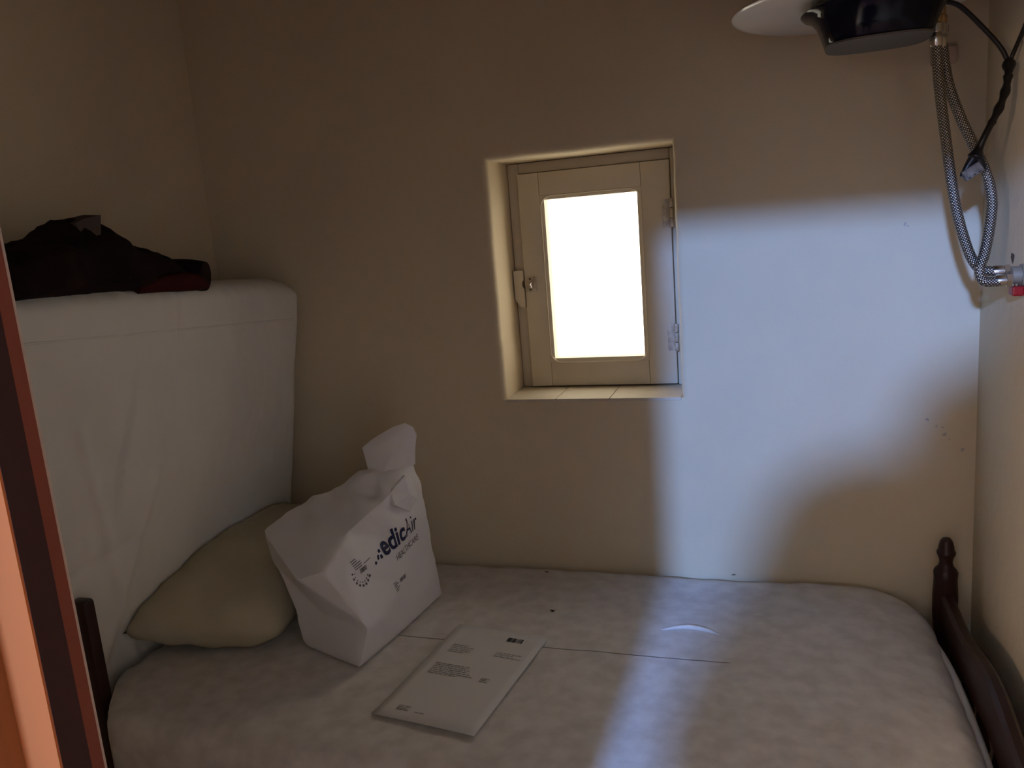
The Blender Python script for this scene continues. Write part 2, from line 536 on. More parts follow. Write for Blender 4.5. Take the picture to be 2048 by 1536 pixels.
# ------------------------------------------------------------------ bed
bed = empty('wooden_bed', (-0.5, -0.42, 0))
tag(bed, 'dark red wooden bed frame with turned foot posts under the bare mattress', 'bed')
BX0, BX1 = -1.375, 0.353
def foot_post(y):
    prof = [(0.018, 0), (0.020, 0.02), (0.022, 0.10), (0.018, 0.14), (0.024, 0.20), (0.025, 0.40), (0.022, 0.44), (0.025, 0.49), (0.0255, 0.535),
            (0.0235, 0.572), (0.0245, 0.590), (0.0205, 0.597), (0.0155, 0.603), (0.0130, 0.612), (0.0145, 0.622), (0.0185, 0.631), (0.0192, 0.636),
            (0.0165, 0.640), (0.0150, 0.650), (0.0125, 0.660), (0.0080, 0.667), (0.0005, 0.669)]
    MB().lathe(prof, (BX1, y, 0), 'Z', 28).build('foot_post', 'wood', bed, True, 60)
foot_post(-0.062)
foot_post(-0.865)
# footboard: scrolled top rail, lower rail, turned spindles
tr = MB()
N = 48
sec = []
for i in range(N + 1):
    t = i / N
    y = -0.085 - t * 0.757
    zt = 0.540 + 0.030 * sin(pi * t) ** 2 + 0.007 * cos(t * 4 * pi)
    zb = 0.470 + 0.010 * cos(t * 4 * pi)
    sec.append((y, zb, zt))
tv = []
for y, zb, zt in sec:
    tv += [(BX1 - 0.011, y, zb), (BX1 + 0.011, y, zb), (BX1 + 0.013, y, zt - 0.008), (BX1 + 0.006, y, zt), (BX1 - 0.006, y, zt), (BX1 - 0.013, y, zt - 0.008)]
tf = [(i * 6 + k, i * 6 + (k + 1) % 6, (i + 1) * 6 + (k + 1) % 6, (i + 1) * 6 + k) for i in range(N) for k in range(6)] + [tuple(range(6)), tuple(range(N * 6, N * 6 + 6))]
link_mesh('top_rail', tv, tf, 'wood', bed, True, 40)
MB().box(BX1 - 0.012, BX1 + 0.012, -0.842, -0.085, 0.27, 0.33, 0.004).build('lower_rail', 'wood', bed)
for i in range(6):
    y = -0.17 - i * 0.118
    MB().lathe([(0.008, 0.32), (0.011, 0.34), (0.008, 0.36), (0.014, 0.40), (0.009, 0.43), (0.012, 0.45), (0.009, 0.485)], (BX1, y, 0), 'Z', 14).build('spindle', 'wood', bed, True, 60)
def head_post(x, y, h):
    MB().box(x - 0.021, x + 0.021, y - 0.015, y + 0.015, 0, h, 0.008).build('head_post', 'wood', bed, True)
head_post(-1.331, -0.750, 0.742)
head_post(-1.340, -0.080, 0.350)
MB().box(-1.350, -1.330, -0.735, -0.095, 0.22, 0.34, 0.004).build('head_rail', 'wood', bed)
MB().box(-1.352, BX1 - 0.02, -0.815, -0.79, 0.25, 0.34, 0.004).build('side_rail', 'wood', bed)
MB().box(-1.33, BX1 - 0.02, -0.05, -0.025, 0.25, 0.34, 0.004).build('side_rail', 'wood', bed)
for i in range(11):
    x = -1.27 + i * 0.155
    MB().box(x - 0.035, x + 0.035, -0.80, -0.04, 0.34, 0.352).build('slat', 'wood', bed)

# bed mattress: rounded plan and rolled edges
def slab(x0, x1, y0, y1, R, z0, z1, r, npts, rings):
    cx, cy, hx, hy = (x0 + x1) / 2, (y0 + y1) / 2, (x1 - x0) / 2, (y1 - y0) / 2
    per = []
    def outline(ins):
        a, b = hx - ins, max(hy - ins, 0.0005)
        rad = min(max(R - ins, 0.0004), a, b)
        pts = []
        m = npts // 4
        for ccx, ccy, a0, ex, ey in ((a - rad, b - rad, 0, 0, 1), (-(a - rad), b - rad, pi / 2, -1, 0), (-(a - rad), -(b - rad), pi, 0, -1), (a - rad, -(b - rad), 3 * pi / 2, 1, 0)):
            for k in range(10):
                an = a0 + pi / 2 * k / 9
                pts.append((cx + ccx + rad * cos(an), cy + ccy + rad * sin(an)))
            L = (2 * (a - rad)) if ex == 0 and ey == 1 or ex == 0 and ey == -1 else (2 * (b - rad))
            q = pts[-1]
            d = (-1, 0) if ey == 1 else ((0, -1) if ex == -1 else ((1, 0) if ey == -1 else (0, 1)))
            for k in range(1, m):
                pts.append((q[0] + d[0] * L * k / m, q[1] + d[1] * L * k / m))
        return pts
    prof = [(hy - 0.001, z0), (r, z0)] + [(r - r * sin(a), z0 + r - r * cos(a)) for a in (pi / 6, pi / 3, pi / 2)]
    prof += [(0, z0 + (z1 - z0) * 0.5)]
    prof += [(r - r * cos(a), z1 - r + r * sin(a)) for a in (0, pi / 8, pi / 4, 3 * pi / 8, pi / 2)]
    for k in range(1, rings + 1):
        prof.append((r + (hy - 0.001 - r) * k / rings, z1))
    v = []
    for ins, z in prof:
        v += [Vector((x, y, z)) for x, y in outline(ins)]
    n = len(outline(0))
    f = [(i * n + k, i * n + (k + 1) % n, (i + 1) * n + (k + 1) % n, (i + 1) * n + k) for i in range(len(prof) - 1) for k in range(n)]
    return v, f, outline(0)
UZ0, UZ1 = 0.36, 1.325
def face_x(y, z):
    return -1.334 + 0.085 * y + 0.150 * (z - 0.53) / 0.77
mv, mf, mo = slab(-1.372, 0.322, -0.835, -0.006, 0.12, 0.353, 0.532, 0.045, 200, 16)
for p in mv:
    d_ = -0.8 * p.x - 0.6 * p.y - 1.488        # corner cut round the head post
    if d_ > 0:
        p.x += 0.8 * d_
        p.y += 0.6 * d_
    p.x = max(p.x, face_x(p.y, p.z) + 0.016)
    e = min(1, max(0, (p.z - 0.44) / 0.09))
    p.z += e * (0.004 * fbm((p.x, p.y, 0), 3.0) + 0.0012 * fbm((p.x, p.y, 3), 14))
    ed = min(p.x + 1.338, 0.322 - p.x, p.y + 0.835, -0.006 - p.y)
    if ed < 0.08:
        p.z += 0.0025 * sin(p.x * 60 + p.y * 75 + 3 * noise.noise(p * 6)) * (1 - ed / 0.08) * e
    foot = max(0, (p.x - 0.10) / 0.22)
    p.z -= 0.028 * foot ** 2.2 * e
bm_ = empty('bed_mattress', (-0.5, -0.42, 0.353))
tag(bm_, 'stained white covered mattress lying flat on the wooden bed', 'mattress')
link_mesh('mattress_body', mv, mf, 'bedcloth', bm_, True, 70)
MB().tube([(max(x, -1.34), y, 0.372) for x, y in mo if -0.8 * x - 0.6 * y < 1.488], 0.006, 8, True).build('piping', 'piping', bm_, True, 70)
# rolled hem of the cover along the foot edge
hem = spline([(0.318, -0.78, 0.462), (0.322, -0.62, 0.470), (0.323, -0.45, 0.476), (0.321, -0.28, 0.480), (0.309, -0.12, 0.476)], 8)
MB().tube(hem, lambda t: 0.004 + 0.007 * sin(pi * t), 10).build('cover_hem', 'piping', bm_, True, 70)
fold = spline([(-0.238, -0.311, 0.5335), (-0.205, -0.297, 0.5350), (-0.175, -0.292, 0.5355), (-0.140, -0.300, 0.5345), (-0.115, -0.312, 0.5325)], 8)
MB().tube(fold, lambda t: 0.0004 + 0.0045 * sin(pi * t) ** 0.7, 10).build('cover_fold', 'bedcloth', bm_, True, 70)

# speckles lying in the bed cover
def blot(name, cx, cy, z, r, parent, seed, m='stain', plane='Z'):
    random.seed(seed)
    n = 9
    pts = []
    for k in range(n):
        a = 2 * pi * k / n
        q = r * (0.5 + 0.8 * random.random())
        pts.append((cx + q * cos(a) * 1.6, cy + q * sin(a) * 0.7))
    vs = [(x, y, z) for x, y in pts] + [(x, y, z - 0.0008) for x, y in pts]
    fs = [tuple(range(n)), tuple(range(n, 2 * n))[::-1]] + [(k, (k + 1) % n, n + (k + 1) % n, n + k) for k in range(n)]
    return link_mesh(name, vs, fs, m, parent)
blot('stain', -0.492, -0.262, 0.5350, 0.0045, bm_, 3)
blot('stain', -0.560, -0.060, 0.5345, 0.003, bm_, 5)
blot('stain', -0.100, -0.020, 0.5360, 0.003, bm_, 6)

# ------------------------------------------------------------------ upright mattress
um = empty('upright_mattress', (-1.40, -0.42, 0.353))
tag(um, 'white covered mattress stood on edge against the wall behind the pillow', 'mattress')
uv_, uf_ = soft_box(0.065, 0.435, (UZ1 - UZ0) / 2, 0.045, 3, 130, 70, 5)
for p in uv_:
    y = p.y - 0.448
    z = p.z + (UZ0 + UZ1) / 2
    s = (z - UZ0) / (UZ1 - UZ0)
    z += -0.045 * (y + 0.02) * s
    if y > -0.16:                      # top back corner drops a little
        z -= 0.030 * ((y + 0.16) / 0.16) ** 2 * s
    if y > -0.10:                      # and narrows downward
        pass
    th = 0.036 + 0.068 * s
    k = (p.x + 0.065) / 0.13           # 0 back .. 1 face
    x = face_x(y, z) - (1 - k) * (th * 2 * 0.95)
    if k > 0.5:
        x += 0.012 * sin(pi * min(1, max(0, (y + 0.88) / 0.88))) * sin(pi * s)
        x += 0.005 * fbm((0, y, z), 5) + 0.0016 * fbm((0, y, z), 22)
        x += 0.0110 * math.exp(-((y + 0.61 + 0.03 * sin(z * 9)) / 0.006) ** 2) * min(1, max(0, (1.18 - z) / 0.1)) * min(1, max(0, (z - 0.85) / 0.1))
        x += 0.0070 * math.exp(-((y + 0.68 + 0.22 * (z - 0.9)) / 0.010) ** 2) * (z < 1.1)
        x += 0.0070 * math.exp(-((y + 0.62 - 0.35 * (z - 0.72)) / 0.012) ** 2) * (z < 0.95)
        x -= 0.0080 * math.exp(-((z - 0.80 - 0.15 * (y + 0.65)) / 0.008) ** 2) * (y < -0.52)
        x -= 0.0060 * math.exp(-((y + 0.46) / 0.004) ** 2) * (1.22 < z)
    if s > 0.9:
        z += 0.004 * noise.noise((y * 40, p.x * 30, 2)) + 0.003 * noise.noise((y * 90, p.x * 40, 7))
    x = max(x, XL + 0.004)
    p.x, p.y, p.z = x, y, z
link_mesh('mattress_body', uv_, uf_, 'sheet', um, True, 70)
pp = []
for k in range(60):
    y = -0.868 + 0.0136 * k
    z = 1.212 - 0.073 * (y + 0.02)
    ss_ = (z - UZ0) / (UZ1 - UZ0)
    x = face_x(y, z) + 0.012 * sin(pi * min(1, max(0, (y + 0.88) / 0.88))) * sin(pi * min(1, ss_)) + 0.005 * fbm((0, y, z), 5)
    pp.append((x + 0.0004, y, z))
MB().tube(pp, 0.0024, 8).build('seam', 'sheet', um, True, 70)

# ------------------------------------------------------------------ dark jacket on the upright mattress
jk = empty('dark_jacket', (-1.30, -0.58, 1.34))
tag(jk, 'bundled dark maroon jacket lying on top of the upright mattress', 'jacket')
# loft along y: (y, centre x, base z, height, half depth)
JS = [(-0.880, -1.300, 1.347, 0.040, 0.040), (-0.855, -1.300, 1.347, 0.075, 0.075), (-0.800, -1.300, 1.346, 0.090, 0.088), (-0.740, -1.300, 1.344, 0.108, 0.092),
      (-0.690, -1.298, 1.342, 0.126, 0.090), (-0.655, -1.296, 1.341, 0.130, 0.088), (-0.615, -1.293, 1.339, 0.122, 0.086), (-0.575, -1.290, 1.337, 0.110, 0.085),
      (-0.520, -1.288, 1.335, 0.094, 0.083), (-0.470, -1.286, 1.332, 0.070, 0.078), (-0.425, -1.284, 1.329, 0.050, 0.066), (-0.385, -1.282, 1.327, 0.036, 0.050), (-0.365, -1.282, 1.327, 0.018, 0.024)]
def loft(sec, n=36, per=5, bumpy=0.012, seed=0.0):
    def lerp(i, t):
        return [JSa + (JSb - JSa) * t for JSa, JSb in zip(sec[i], sec[i + 1])]
    rows = []
    for i in range(len(sec) - 1):
        for k in range(per):
            rows.append(lerp(i, k / per))
    rows.append(list(sec[-1]))
    v = []
    for (y, cx, bz, h, d) in rows:
        for k in range(n):
            a = 2 * pi * k / n
            c, s = cos(a), sin(a)
            x = cx + d * (abs(c) ** 0.75) * (1 if c > 0 else -1)
            z = bz + h / 2 + h / 2 * (abs(s) ** 0.7) * (1 if s > 0 else -1)
            p = Vector((x, y, z))
            q = 1 if s > -0.6 else 0.12
            dd = bumpy * fbm((p.x, p.y, p.z + seed), 9) * q
            r = bumpy * 0.8 * (1 - abs(2 * noise.noise(Vector((p.x * 7, p.y * 10 + p.z * 8, seed))))) * q * min(1, h / 0.06)
            p += Vector((c, 0, s)) * (dd + r - bumpy * 0.5 * q)
            v.append(p)
    m = len(rows)
    f = [(i * n + k, i * n + (k + 1) % n, (i + 1) * n + (k + 1) % n, (i + 1) * n + k) for i in range(m - 1) for k in range(n)]
    f += [tuple(range(n)), tuple(range((m - 1) * n, m * n))]
    return v, f
v, f = loft(JS, 48, 7, 0.020)
link_mesh('jacket_body', v, f, 'jacket', jk, True, 70)
# rolled sleeve end, front hem and collar
sl = spline([(-1.335, -0.47, 1.366), (-1.300, -0.425, 1.364), (-1.255, -0.390, 1.358), (-1.212, -0.375, 1.353)], 8)
MB().tube(sl, lambda t: 0.022 + 0.015 * sin(pi * min(1, t * 0.75)), 16).build('sleeve', 'jacket', jk, True, 70)
v, f = loft([(-0.56, -1.245, 1.332, 0.020, 0.020), (-0.50, -1.232, 1.330, 0.040, 0.030), (-0.46, -1.222, 1.326, 0.046, 0.034), (-0.42, -1.216, 1.324, 0.040, 0.032), (-0.39, -1.214, 1.324, 0.022, 0.020)], 20, 5, 0.006, 3.0)
link_mesh('hem_fold', v, f, 'jacketred', jk, True, 70)['label'] = 'dark red folded hem'
co = [(-1.25, -0.675, 1.478), (-1.245, -0.662, 1.448), (-1.228, -0.640, 1.455), (-1.232, -0.628, 1.492), (-1.250, -0.655, 1.486)]
cv = co + [(x - 0.045, y + 0.004, z + 0.004) for x, y, z in co]
cf = [(0, 1, 2, 3, 4), (9, 8, 7, 6, 5)] + [(k, (k + 1) % 5, 5 + (k + 1) % 5, 5 + k) for k in range(5)]
link_mesh('collar', cv, cf, 'jacketgrey', jk, True, 50)['label'] = 'greyish turned-up collar'
lp = [(-1.235, -0.605, 1.446), (-1.228, -0.590, 1.428), (-1.228, -0.570, 1.432), (-1.245, -0.585, 1.456)]
lvv = lp + [(x - 0.03, y, z + 0.002) for x, y, z in lp]
link_mesh('lapel', lvv, [(0, 1, 2, 3), (7, 6, 5, 4)] + [(k, (k + 1) % 4, 4 + (k + 1) % 4, 4 + k) for k in range(4)], 'jacket', jk)

# ------------------------------------------------------------------ pillow
pl = empty('pillow', (-1.20, -0.34, 0.535))
tag(pl, 'yellowed white pillow on the bed between upright mattress and plastic bag', 'pillow')
def pillow(L, W, H, n=44, m=30):
    v = []
    f = []
    for side in (1, -1):
        for i in range(n + 1):
            for j in range(m + 1):
                u = -1 + 2 * i / n
                w = -1 + 2 * j / m
                e = (1 - abs(u) ** 2.6) * (1 - abs(w) ** 2.4)
                pinch = 1 - 0.07 * (1 - w * w) * (abs(u) ** 4)
                pinch2 = 1 - 0.09 * (1 - u * u) * (abs(w) ** 4)
                cr = 1 - 0.14 * (abs(u) * abs(w)) ** 3 * (1 if w < 0 else 0.35)
                x, y = u * L / 2 * pinch * cr, w * W / 2 * pinch2 * cr
                z = side * H / 2 * max(e, 0) ** 0.46
                z += 0.010 * fbm((x + 2, y, side), 5) * max(e, 0) ** 0.5
                z += 0.006 * sin(9 * u + 14 * w * u) * (1 - max(e, 0)) * max(e, 0) ** 0.3
                v.append(Vector((x, y, z)))
        o = 0 if side == 1 else (n + 1) * (m + 1)
        for i in range(n):
            for j in range(m):
                a = o + i * (m + 1) + j
                f.append((a, a + m + 1, a + m + 2, a + 1))
    return v, f
v, f = pillow(0.62, 0.37, 0.190)
Rm = Matrix.Translation((-1.255, -0.315, 0.622)) @ Matrix.Rotation(radians(5), 4, 'Y') @ Matrix.Rotation(radians(4), 4, 'X') @ Matrix.Rotation(radians(104), 4, 'Z')
v = [Rm @ p for p in v]
for p in v:
    if p.z < 0.5365:
        p.z = 0.5365 + 0.0004 * (p.z - 0.5)
    xm = face_x(p.y, p.z) + 0.017
    if p.x < xm:
        p.x = xm
po = link_mesh('pillowcase', v, f, 'pillow', pl, True, None, 0.0008)
st = blot('stain', -1.075, -0.465, 0.60, 0.006, pl, 9)

# ------------------------------------------------------------------ plastic carrier bag
V = dict(A=(-.823, -.574, .537), B=(-.778, -.225, .537), D=(-.950, -.165, .537), C=(-1.000, -.509, .537),
         A1=(-.801, -.560, .621), B1=(-.787, -.235, .657), D1=(-.955, -.17, .66), C1=(-1.006, -.515, .637),
         A2=(-.845, -.545, .730), B2=(-.787, -.255, .791), D2=(-.965, -.21, .78), C2=(-1.049, -.505, .729),
         C3=(-1.074, -.490, .797), P=(-1.031, -.420, .828), Q=(-.960, -.380, .861), R=(-.901, -.345, .890), S=(-.874, -.330, .894),
         B3=(-.795, -.270, .888), F=(-.930, -.592, .736), F2=(-.876, -.582, .752), N1=(-.868, -.470, .798), M1=(-.825, -.380, .835),
         E1=(-.800, -.395, .640), E2=(-.806, -.395, .735), E0=(-.798, -.400, .537), G1=(-.915, -.532, .630))
BF = ['A C D B E0', 'A A1 G1', 'A G1 C', 'G1 C1 C', 'A1 F G1', 'G1 F C2', 'G1 C2 C1', 'C2 F C3', 'A1 A2 F2', 'A1 F2 F', 'C3 F F2', 'C3 F2 N1', 'C3 N1 P', 'P N1 Q', 'Q N1 M1', 'Q M1 R', 'A2 N1 F2',
      'A E0 E1 A1', 'E0 B B1 E1', 'A1 E1 E2 A2', 'E1 B1 B2 E2', 'A2 E2 M1 N1', 'E2 B2 M1', 'M1 B2 B3', 'M1 B3 S', 'M1 S R',
      'B D D1 B1', 'B1 D1 D2 B2', 'C C1 D1 D', 'C1 C2 D2 D1', 'C2 C3 D2', 'C3 P D2', 'P Q D2', 'Q R D2', 'R S D2', 'S B3 D2', 'B3 B2 D2']
bag = empty('plastic_bag', (-.89, -.37, .536))
tag(bag, 'white printed plastic carrier bag standing on the bed beside the pillow', 'bag')
ks = list(V)
bm = bmesh.new()
bvs = {k: bm.verts.new(V[k]) for k in ks}
for q in BF:
    bm.faces.new([bvs[k] for k in q.split()])
bmesh.ops.recalc_face_normals(bm, faces=bm.faces)
bmesh.ops.triangulate(bm, faces=bm.faces[:])
bmesh.ops.subdivide_edges(bm, edges=bm.edges[:], cuts=9, use_grid_fill=True)
for _ in range(1):
    bmesh.ops.smooth_vert(bm, verts=bm.verts[:], factor=0.5, use_axis_x=True, use_axis_y=True, use_axis_z=True)
bm.normal_update()
disp = {}
for w in bm.verts:
    p = w.co
    h = min(1, max(0, (p.z - 0.54) / 0.05))
    top = min(1, max(0, (p.z - 0.78) / 0.08))
    c = 1 - abs(2 * noise.noise(Vector((p.x * 11 + 3, p.y * 11, p.z * 13))))
    c2 = 1 - abs(2 * noise.noise(Vector((p.x * 25, p.y * 25 + 7, p.z * 19))))
    disp[w] = w.normal * ((0.0035 + 0.007 * top) * (c - 0.5) + (0.0012 + 0.003 * top) * (c2 - 0.5)) * (0.3 + 0.7 * h)
for w, d in disp.items():
    w.co += d
    w.co.z = max(w.co.z, 0.5365)
me = bpy.data.meshes.new('bag_body')
bm.to_mesh(me)
bvh = BVHTree.FromBMesh(bm)
bm.free()
me.polygons.foreach_set('use_smooth', [True] * len(me.polygons))
me.set_sharp_from_angle(angle=radians(28))
me.materials.append(MT['bag'])
bo = bpy.data.objects.new('bag_body', me)
COL.objects.link(bo)
bo.parent = bag
bo.matrix_parent_inverse = Matrix.Translation(-bag.location)
# gathered handle loop
hp = [(-.884, -.332, .885), (-.893, -.332, .941), (-.872, -.326, .957), (-.851, -.320, .969), (-.824, -.303, .982), (-.800, -.290, .988), (-.784, -.284, .977), (-.779, -.280, .957), (-.788, -.276, .925), (-.795, -.270, .885), (-.822, -.300, .868), (-.858, -.332, .868)]
cen = Vector((-.832, -.303, .925))
nrm = Vector((0.62, -0.75, 0.05)).normalized()
hv = []
hf = []
n = len(hp)
NR = 6
for side in (1, -1):
    base = len(hv)
    for i in range(NR + 1):
        t = i / NR
        for k in range(n * 3):
            a = Vector(hp[k // 3]).lerp(Vector(hp[(k // 3 + 1) % n]), (k % 3) / 3)
            p = cen.lerp(a, max(t, 0.02))
            wr = 0.006 * noise.noise(p * 32) + 0.004 * (1 - abs(2 * noise.noise(p * 21)))
            p = p + nrm * (side * 0.011 * (1 - t ** 2) + wr * (1 - t ** 4) + side * 0.0006)
            hv.append(p)
    m = n * 3
    for i in range(NR):
        for k in range(m):
            hf.append((base + i * m + k, base + i * m + (k + 1) % m, base + (i + 1) * m + (k + 1) % m, base + (i + 1) * m + k))
    hf.append(tuple(range(base, base + m)))
m = n * 3
b2 = (NR + 1) * m
for k in range(m):
    hf.append((NR * m + k, NR * m + (k + 1) % m, b2 + NR * m + (k + 1) % m, b2 + NR * m + k))
link_mesh('handle', hv, hf, 'bag', bag, True, 30)
# crumpled corner of film standing off the printed side
fl = [(-.818, -.362, .846), (-.800, -.318, .872), (-.796, -.284, .850), (-.788, -.288, .806), (-.796, -.318, .786), (-.808, -.366, .818)]
fc = Vector((-.7925, -.322, .830))
fv = [fc] + [Vector(p) for p in fl] + [fc - Vector((.006, 0, 0))] + [Vector(p) - Vector((.006, 0, 0)) for p in fl]
ff = [(0, 1 + k, 1 + (k + 1) % 6) for k in range(6)] + [(7, 8 + (k + 1) % 6, 8 + k) for k in range(6)] + [(1 + k, 8 + k, 8 + (k + 1) % 6, 1 + (k + 1) % 6) for k in range(6)]
link_mesh('film_fold', fv, ff, 'bag', bag)

# printing on the bag: x runs along the face (towards the back wall), y up the face
FO = Vector((-0.806, -0.43, 0.722))
FXa = Vector((0.020, 0.142, 0.019)).normalized()
FN = Vector((1, -0.12, 0.03)).normalized()
FN = (FN - FXa * FN.dot(FXa)).normalized()
FYa = FN.cross(FXa)
def on_bag(a, b):
    p = FO + FXa * a + FYa * b
    h = bvh.ray_cast(p + FN * 0.12, -FN)
    q = h[0] if h[0] is not None else p
    return q + FN * 0.0012
def text_geo(s, size, bold=0.0, x0=0.0, y0=0.0, width=None, shear=0.0):
    cu = bpy.data.curves.new('tmp_text', 'FONT')
    cu.body = s
    cu.size = size
    cu.offset = bold
    cu.shear = shear
    cu.resolution_u = 3
    o = bpy.data.objects.new('tmp_text', cu)
    COL.objects.link(o)
    dg = bpy.context.evaluated_depsgraph_get()
    m = o.evaluated_get(dg).to_mesh()
    vs = [p.co.copy() for p in m.vertices]
    fs = [list(q.vertices) for q in m.polygons]
    o.evaluated_get(dg).to_mesh_clear()
    bpy.data.objects.remove(o)
    bpy.data.curves.remove(cu)
    if width:
        xs = [p.x for p in vs]
        k = width / (max(xs) - min(xs))
        mn = min(xs)
        for p in vs:
            p.x = (p.x - mn) * k
    return [(p.x + x0, p.y + y0) for p in vs], fs
def bag_print(name, geos, m):
    mb = MB()
    for pts, fs in geos:
        mb.add([on_bag(a, b) for a, b in pts], fs)
    o = mb.build(name, m, bag)
    sm = o.modifiers.new('thick', 'SOLIDIFY')
    sm.thickness = 0.0003
    return o
def dotg(a, b, r, n=10):
    return [(a + r * cos(2 * pi * k / n), b + r * sin(2 * pi * k / n)) for k in range(n)], [list(range(n))]
def quadg(a0, a1, b0, b1, sh=0.0):
    return [(a0, b0), (a1, b0), (a1 + sh, b1), (a0 + sh, b1)], [[0, 1, 2, 3]]
lett = bag_print('lettering', [text_geo('edic', 0.062, 0.0016, 0.0, 0.0, 0.084), dotg(-0.030, 0.002, 0.0035), quadg(-0.0215, -0.0165, 0.004, 0.014, 0.002), quadg(-0.0115, -0.0045, 0.001, 0.022)], 'print')
lett['label'] = 'dark navy printed brand lettering'
bag_print('lettering', [text_geo('Air', 0.062, -0.0004, 0.086, 0.0, 0.046)], 'print')
bag_print('lettering', [text_geo('HEALTHCARE', 0.021, -0.0002, 0.034, -0.030, 0.098)], 'printgrey')
lg = []
for k in range(8):
    a = radians(160 + k * 22)
    for rr, q in ((0.0205, 0.0018), (0.027, 0.0032)):
        lg.append(dotg(-0.078 + rr * cos(a), 0.008 + rr * sin(a), q * (0.7 + 0.04 * k), 7))
bag_print('dotted_emblem', lg, 'printgrey')['label'] = 'half ring of printed dots'
random.seed(12)
bl = []
for k in range(5):
    bl.append(quadg(-0.092, -0.092 + 0.016 + 0.012 * random.random(), 0.020 + k * 0.0042, 0.0214 + k * 0.0042))
for k in range(9):
    bl.append(quadg(-0.080 + k * 0.0023, -0.080 + k * 0.0023 + 0.0006 + 0.0011 * random.random(), 0.006, 0.016))
bl.append(quadg(-0.064, -0.040, 0.020, 0.0212))
bag_print('small_print', bl, 'printgrey')
bl = []
for k in range(5):
    bl.append(quadg(0.000, 0.010 + 0.008 * random.random(), -0.088 + k * 0.0046, -0.0866 + k * 0.0046))
for k in range(10):
    bl.append(quadg(0.024 + k * 0.0022, 0.024 + k * 0.0022 + 0.0006 + 0.001 * random.random(), -0.078, -0.069))
bag_print('small_print', bl, 'printgrey')

# ------------------------------------------------------------------ sheet of paper
PA, PB = Vector((-0.722, -0.717, 0.5375)), Vector((-0.507, -0.742, 0.5375))
PU = (PB - PA).normalized()
PVv = Vector((-PU.y, PU.x, 0))
ph, pw = 0.355, 0.215
def paper_pt(a, b, dz=0.0):
    p = PA + PU * a * pw + PVv * b * ph
    p.z = 0.5385 + 0.0012 * sin(3 * a + 2 * b) + 0.004 * max(0, 0.12 - b) * (1 - a) * 4 + dz
    return p
pr = empty('printed_sheet', (-0.6, -0.56, 0.537))
tag(pr, 'printed sheet of white paper lying on the bed beside the plastic bag', 'paper')
n = 12
vs = [paper_pt(i / n, j / n) for i in range(n + 1) for j in range(n + 1)]
fs = [(i * (n + 1) + j, (i + 1) * (n + 1) + j, (i + 1) * (n + 1) + j + 1, i * (n + 1) + j + 1) for i in range(n) for j in range(n)]
so = link_mesh('sheet', vs, fs, 'paper', pr, True)
so.modifiers.new('thick', 'SOLIDIFY').thickness = 0.0004
random.seed(21)
def rows(a0, a1, b0, b1, k, ink, name, dash=True):
    mb = MB()
    for i in range(k):
        b = b0 + (b1 - b0) * i / max(1, k - 1)
        a = a0
        end = a0 + (a1 - a0) * (0.6 + 0.4 * random.random())
        while a < end:
            w = (0.015 + 0.05 * random.random()) if dash else end - a
            e = min(a + w, end)
            mb.add([paper_pt(a, b, 0.0007), paper_pt(e, b, 0.0007), paper_pt(e, b + 0.0065, 0.0007), paper_pt(a, b + 0.0065, 0.0007)], [(0, 1, 2, 3)])
            a = e + 0.012
    return mb.build(name, ink, pr)
rows(0.14, 0.40, 0.68, 0.76, 5, 'ink', 'printed_lines')
rows(0.14, 0.62, 0.44, 0.545, 7, 'ink', 'printed_lines')
rows(0.62, 0.90, 0.71, 0.75, 3, 'ink', 'printed_lines')
rows(0.17, 0.30, 0.075, 0.11, 4, 'ink', 'printed_lines')
rows(0.36, 0.48, 0.075, 0.085, 1, 'ink', 'printed_lines')
rows(0.68, 0.78, 0.44, 0.47, 3, 'ink', 'printed_lines')
bc = MB()
for k in range(16):
    a = 0.62 + k * 0.0105
    e = a + 0.004 + 0.006 * random.random()
    bc.add([paper_pt(a, 0.885, 0.0008), paper_pt(e, 0.885, 0.0008), paper_pt(e, 0.932, 0.0008), paper_pt(a, 0.932, 0.0008)], [(0, 1, 2, 3)])
bc.build('barcode', 'inkdark', pr)['label'] = 'dark printed barcode'

# ------------------------------------------------------------------ basin, plate and plumbing high in the corner
bs = empty('plastic_basin', (0.19, -0.25, 1.66))
tag(bs, 'glossy dark navy plastic basin with grey underside high in the corner', 'basin')
def superell(cx, cy, rx, ry, z, n=48, e=0.62):
    out = []
    for k in range(n):
        a = 2 * pi * k / n
        c, s = cos(a), sin(a)
        out.append(Vector((cx + rx * abs(c) ** e * (1 if c > 0 else -1), cy + ry * abs(s) ** e * (1 if s > 0 else -1), z)))
    return out
def loft_rings(rings, cap0=True, cap1=True):
    n = len(rings[0])
    v = [p for r in rings for p in r]
    f = [(i * n + k, i * n + (k + 1) % n, (i + 1) * n + (k + 1) % n, (i + 1) * n + k) for i in range(len(rings) - 1) for k in range(n)]
    if cap0:
        f.append(tuple(range(n))[::-1])
    if cap1:
        f.append(tuple(range((len(rings) - 1) * n, len(rings) * n)))
    return v, f
